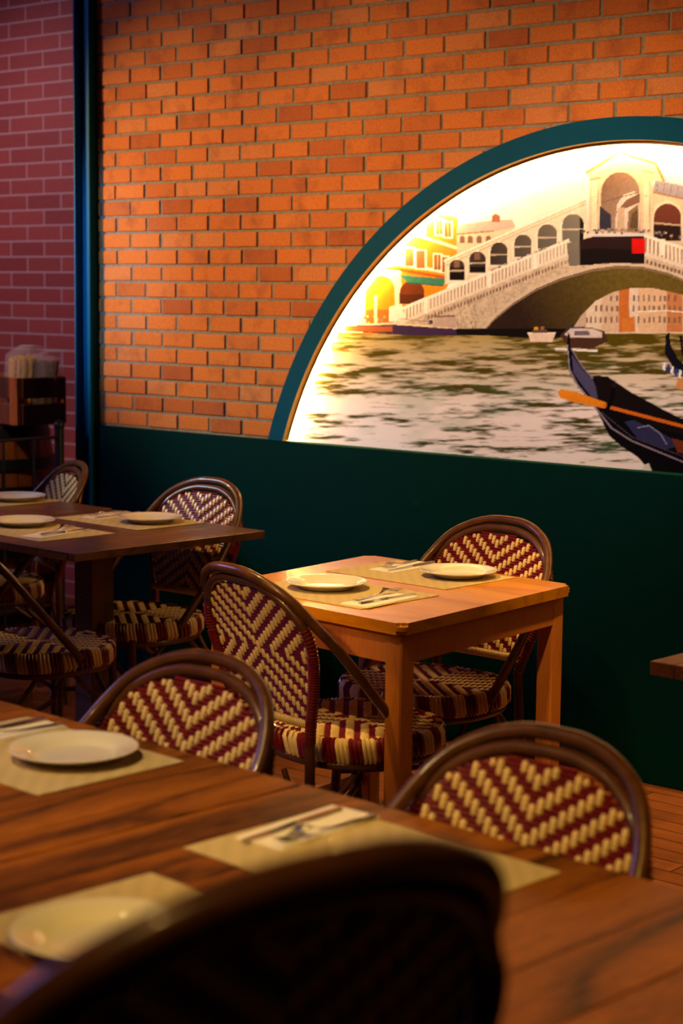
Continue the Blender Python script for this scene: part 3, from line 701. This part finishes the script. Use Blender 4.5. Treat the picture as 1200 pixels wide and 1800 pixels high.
panel_table('dining_table', 'brown table of which only a corner shows at the right edge', (-1.565,3.625,0), -2, .395, .395, M_DARK, .06, 5, .03)

# ------------------------------------------------------------------ table settings
def build_mat():
    bm = bmesh.new(); box(bm, -.2125, .2125, -.145, .145, 0, .0022, .0006)
    me = bpy.data.meshes.new('placemat'); bm.to_mesh(me); bm.free(); me.materials.append(M_MAT); return me
def build_plate():
    bm = bmesh.new()
    lathe(bm, [(0,.004),(.060,.004),(.066,.0055),(.072,.011),(.078,.0145),(.101,.0195),(.1045,.0205),(.1055,.0195),(.104,.0175),(.080,.0115),(.070,.0025),(.062,0),(.058,.0015),(0,.0015)], 64)
    me = bpy.data.meshes.new('plate'); bmesh.ops.recalc_face_normals(bm, faces=bm.faces[:]); bm.to_mesh(me); bm.free(); me.materials.append(M_PLATE); return me
def build_napkin():
    bm = bmesh.new()
    for i in range(3): box(bm, -.044+.001*i, .044-.0015*i, -.108+.001*i, .108-.002*i, .0012*i, .0012*i+.0011, .0004)
    me = bpy.data.meshes.new('paper_napkin'); bm.to_mesh(me); bm.free(); me.materials.append(M_NAPKIN); return me
def build_knife():
    bm = bmesh.new()
    P = spline([(-.005,-.105),(-.0062,-.06),(-.0045,-.015),(-.0035,-.004),(-.006,.004),(-.0075,.05),(-.006,.085),(.001,.108)], 3)
    Q_ = spline([(.001,.108),(.0058,.098),(.0065,.05),(.0055,.004),(.0035,-.004),(.0045,-.015),(.0062,-.06),(.005,-.105)], 3)
    prism(bm, P+Q_[1:], 0, .0028, 0, 'z')
    for v in bm.verts:
        if v.co.y < -.004 and v.co.z > .001: v.co.z = .0058; v.co.x *= .75
    me = bpy.data.meshes.new('table_knife'); bmesh.ops.recalc_face_normals(bm, faces=bm.faces[:]); bm.to_mesh(me); bm.free(); me.materials.append(M_STEEL); return me
def build_fork():
    bm = bmesh.new()
    def zf(y): return .003+(.012*math.exp(-((y-.042)/.022)**2) if y > -.2 else 0)+(.004 if y > .075 else 0)*(y-.075)/.02
    prof = [(-.1,.0048),(-.085,.0058),(-.06,.0046),(-.02,.0026),(.015,.0024),(.028,.004),(.038,.0095),(.046,.0118),(.054,.012)]
    Lr = []
    for y, w in prof:
        Lr.append([bm.verts.new((-w, y, zf(y)+.0010)), bm.verts.new((w, y, zf(y)+.0010)), bm.verts.new((w, y, zf(y)-.001)), bm.verts.new((-w, y, zf(y)-.001))])
    for A_, B_ in zip(Lr, Lr[1:]):
        for q in range(4): bm.faces.new((A_[q], A_[(q+1) % 4], B_[(q+1) % 4], B_[q]))
    bm.faces.new(Lr[0]); bm.faces.new(Lr[-1][::-1])
    for q in range(4):
        x = -.0096+q*.0064
        tube(bm, [(x, y, zf(y)) for y in (.052,.062,.075,.088,.100)], [.0019,.0017,.0016,.0014,.0008], 6)
    me = bpy.data.meshes.new('table_fork'); bmesh.ops.recalc_face_normals(bm, faces=bm.faces[:]); bm.to_mesh(me); bm.free(); me.materials.append(M_STEEL); return me
ME = dict(placemat=build_mat(), plate=build_plate(), paper_napkin=build_napkin(), table_knife=build_knife(), table_fork=build_fork())
for m_ in ('plate', 'table_fork'):
    for p_ in ME[m_].polygons: p_.use_smooth = True
def put(name, x, y, z, rot, label, cat, group):
    o = bpy.data.objects.new(name, ME[name]); COL.objects.link(o); o.location = (x, y, z); o.rotation_euler = (0, 0, math.radians(rot)); return tag(o, label, cat, group)
TZ = .7501
def setting(where, mat=None, plate=None, napkin=None, fork=None, knife=None):
    zm = TZ+.0023
    if mat: put('placemat', *mat[:2], TZ, mat[2], 'beige woven placemat '+where, 'placemat', 'beige woven placemats')
    if plate: put('plate', *plate[:2], zm, 0, 'round white dinner plate '+where, 'plate', 'white dinner plates')
    if napkin: put('paper_napkin', *napkin[:2], zm, napkin[2], 'folded white paper napkin '+where, 'napkin', 'white paper napkins')
    if fork: put('table_fork', *fork[:2], zm+.0036, fork[2], 'steel fork '+where, 'fork', 'steel forks')
    if knife: put('table_knife', *knife[:2], zm+.0036, knife[2], 'steel table knife '+where, 'knife', 'steel knives')
setting('on the near side of the honey-coloured table', (-3.01,3.437,-2), (-3.067,3.456), (-2.842,3.405,3), (-2.88,3.435,6), (-2.832,3.42,-1))
setting('on the honey-coloured table, on the side of the green wall', (-3.045,3.81,178), (-2.946,3.852), (-3.145,3.872,2), (-3.17,3.875,190), (-3.125,3.875,183))
setting('on the brown table at the lower left edge', (-2.30,1.868,180-3), (-2.224,1.892), (-2.44,1.915,-3), (-2.415,1.915,172), (-2.455,1.915,178))
setting('beside the tall blurred chair back on the front brown table', (-1.53,1.815,180-3), None, (-1.685,1.866,2), (-1.650,1.866,178), (-1.700,1.850,182))
setting('half hidden by the tall blurred chair on the front brown table', (-1.50,1.418,-4), (-1.552,1.36))
setting('on the near side of the dark walnut table', (-4.455,3.645,-3), (-4.588,3.697), (-4.352,3.62,12), (-4.375,3.66,20), (-4.335,3.66,8))
setting('on the far side of the dark walnut table', (-4.45,4.03,178), (-4.365,4.046), (-4.56,4.06,2), (-4.585,4.06,190), (-4.54,4.06,184))
setting('on the far dark table before the barrel', (-5.25,4.09,178), (-5.148,4.12))

# ------------------------------------------------------------------ barrel corner
BX, BY = -6.56, 5.10
t = thing('wooden_barrel', 'old wooden barrel with black iron hoops holding the crate', 'barrel', (BX, BY, 0))
def rb(z): return .255+.055*(1-((z-.46)/.46)**2)
bm = bmesh.new(); ns = 26
for i in range(ns):
    a0, a1 = 2*PI*i/ns+.006, 2*PI*(i+1)/ns-.006; fs = []
    zz = [0.0,.1,.22,.34,.46,.58,.70,.82,.92]
    ring = [[bm.verts.new((rb(z)*math.cos(a), rb(z)*math.sin(a), z)) for a in (a0, (a0+a1)/2, a1)] for z in zz]
    for A_, B_ in zip(ring, ring[1:]):
        for q in (0, 1): fs.append(bm.faces.new((A_[q], A_[q+1], B_[q+1], B_[q])))
    settint(bm, fs)
prism(bm, [(.25*math.cos(2*PI*q/40), .25*math.sin(2*PI*q/40)) for q in range(40)], .0, .905, 0, 'z', (.3,.3,.3))
obj('staves', bm, M_BARREL, t, True)
for z0, z1 in ((.03,.075),(.20,.245),(.335,.375),(.60,.645),(.715,.765),(.855,.905)):
    bm = bmesh.new(); lathe(bm, [(rb(z0)+.001, z0), (rb(z0)+.005, z0), (rb(z1)+.005, z1), (rb(z1)+.001, z1)], 64); obj('hoop', bm, M_IRON, t, True)
t = thing('wooden_crate', 'dark slatted wooden crate standing on the barrel', 'crate', (-6.475, 5.10, .92), -2)
for s in (-1, 1):
    for q, (z0, z1) in enumerate(((.0,.09),(.115,.205))):
        bm = bmesh.new(); box(bm, -.30, .30, s*.115-.006, s*.115+.006, z0, z1, .002); obj('slat', bm, M_CRATE, t)
        bm = bmesh.new(); box(bm, s*.30-.006, s*.30+.006, -.109, .109, z0, z1, .002); obj('slat', bm, M_CRATE, t)
    for s2 in (-1, 1):
        bm = bmesh.new(); box(bm, s*.27-.028, s*.27+.028, s2*.127-.006, s2*.127+.006, 0, .205, .002, 0, (.9,.9,.9)); obj('corner_post', bm, M_BARREL, t)
bm = bmesh.new(); box(bm, -.294, .294, -.109, .109, .0, .012); obj('base_board', bm, M_CRATE, t)
def bag(loc, label, col_, lean, h0):
    t = thing('pasta_bag', label, 'bag of pasta', loc, 0, 'bags of pasta')
    bm = bmesh.new()
    for q in range(60):
        a = random.random()*2*PI; r = .052*math.sqrt(random.random()); x, y = r*math.cos(a)*1.25, r*math.sin(a)
        tube(bm, [(x, y, .0), (x*1.02+lean*.3*h0, y*1.02, h0*random.uniform(.93,1))], .0055, 5)
    obj('pasta', bm, col_, t, True)
    bm = bmesh.new(); prof = [(.0,.070),(.10,.075),(h0,.070),(h0+.02,.050),(h0+.045,.030),(h0+.06,.042),(h0+.085,.055)]
    rings = []
    for q, (z, r) in enumerate(prof):
        off = lean*z*.3+(lean*.10*max(0, q-3)); zz = z-max(0, q-4)*.022
        rings.append([bm.verts.new((off+r*1.2*math.cos(a)*(1+.10*math.sin(5*a+q)), r*math.sin(a)*(1+.10*math.cos(4*a+q)), zz)) for a in [2*PI*w/28 for w in range(28)]])
    for A_, B_ in zip(rings, rings[1:]):
        for w in range(28): bm.faces.new((A_[w], A_[(w+1) % 28], B_[(w+1) % 28], B_[w]))
    settint(bm, bm.faces[:]); obj('clear_bag', bm, M_FILM, t, True)
bag((-6.315,5.085,.9325), 'clear bag of yellow spaghetti standing in the crate', M_PASTA, .25, .285)
bag((-6.28,5.165,.9325), 'bag of dark red pasta behind the yellow one in the crate', M_PASTARED, .45, .265)
t = thing('iron_railing', 'low black iron railing with round-topped post in front of the barrel', 'railing', (-5.60,4.70,0))
bm = bmesh.new(); tube(bm, [(0,0,0),(0,0,.965)], .019, 12); lathe(bm, [(.019,.955),(.022,.965),(.022,.975),(.015,.986),(0,.99)], 16); obj('post', bm, M_IRON, t, True)
bm = bmesh.new()
tube(bm, [(0,0,.922),(0,-1.1,.922)], .006, 8); obj('rail', bm, M_IRON, t, True)
bm = bmesh.new(); tube(bm, [(0,0,.25),(0,-1.1,.25)], .006, 8)
obj('rail', bm, M_IRON, t, True)
for y in np.arange(-.13, -1.1, -.148):
    bm = bmesh.new(); tube(bm, [(0,y,.0),(0,y,.922)], .0055, 8); obj('bar', bm, M_IRON, t, True)
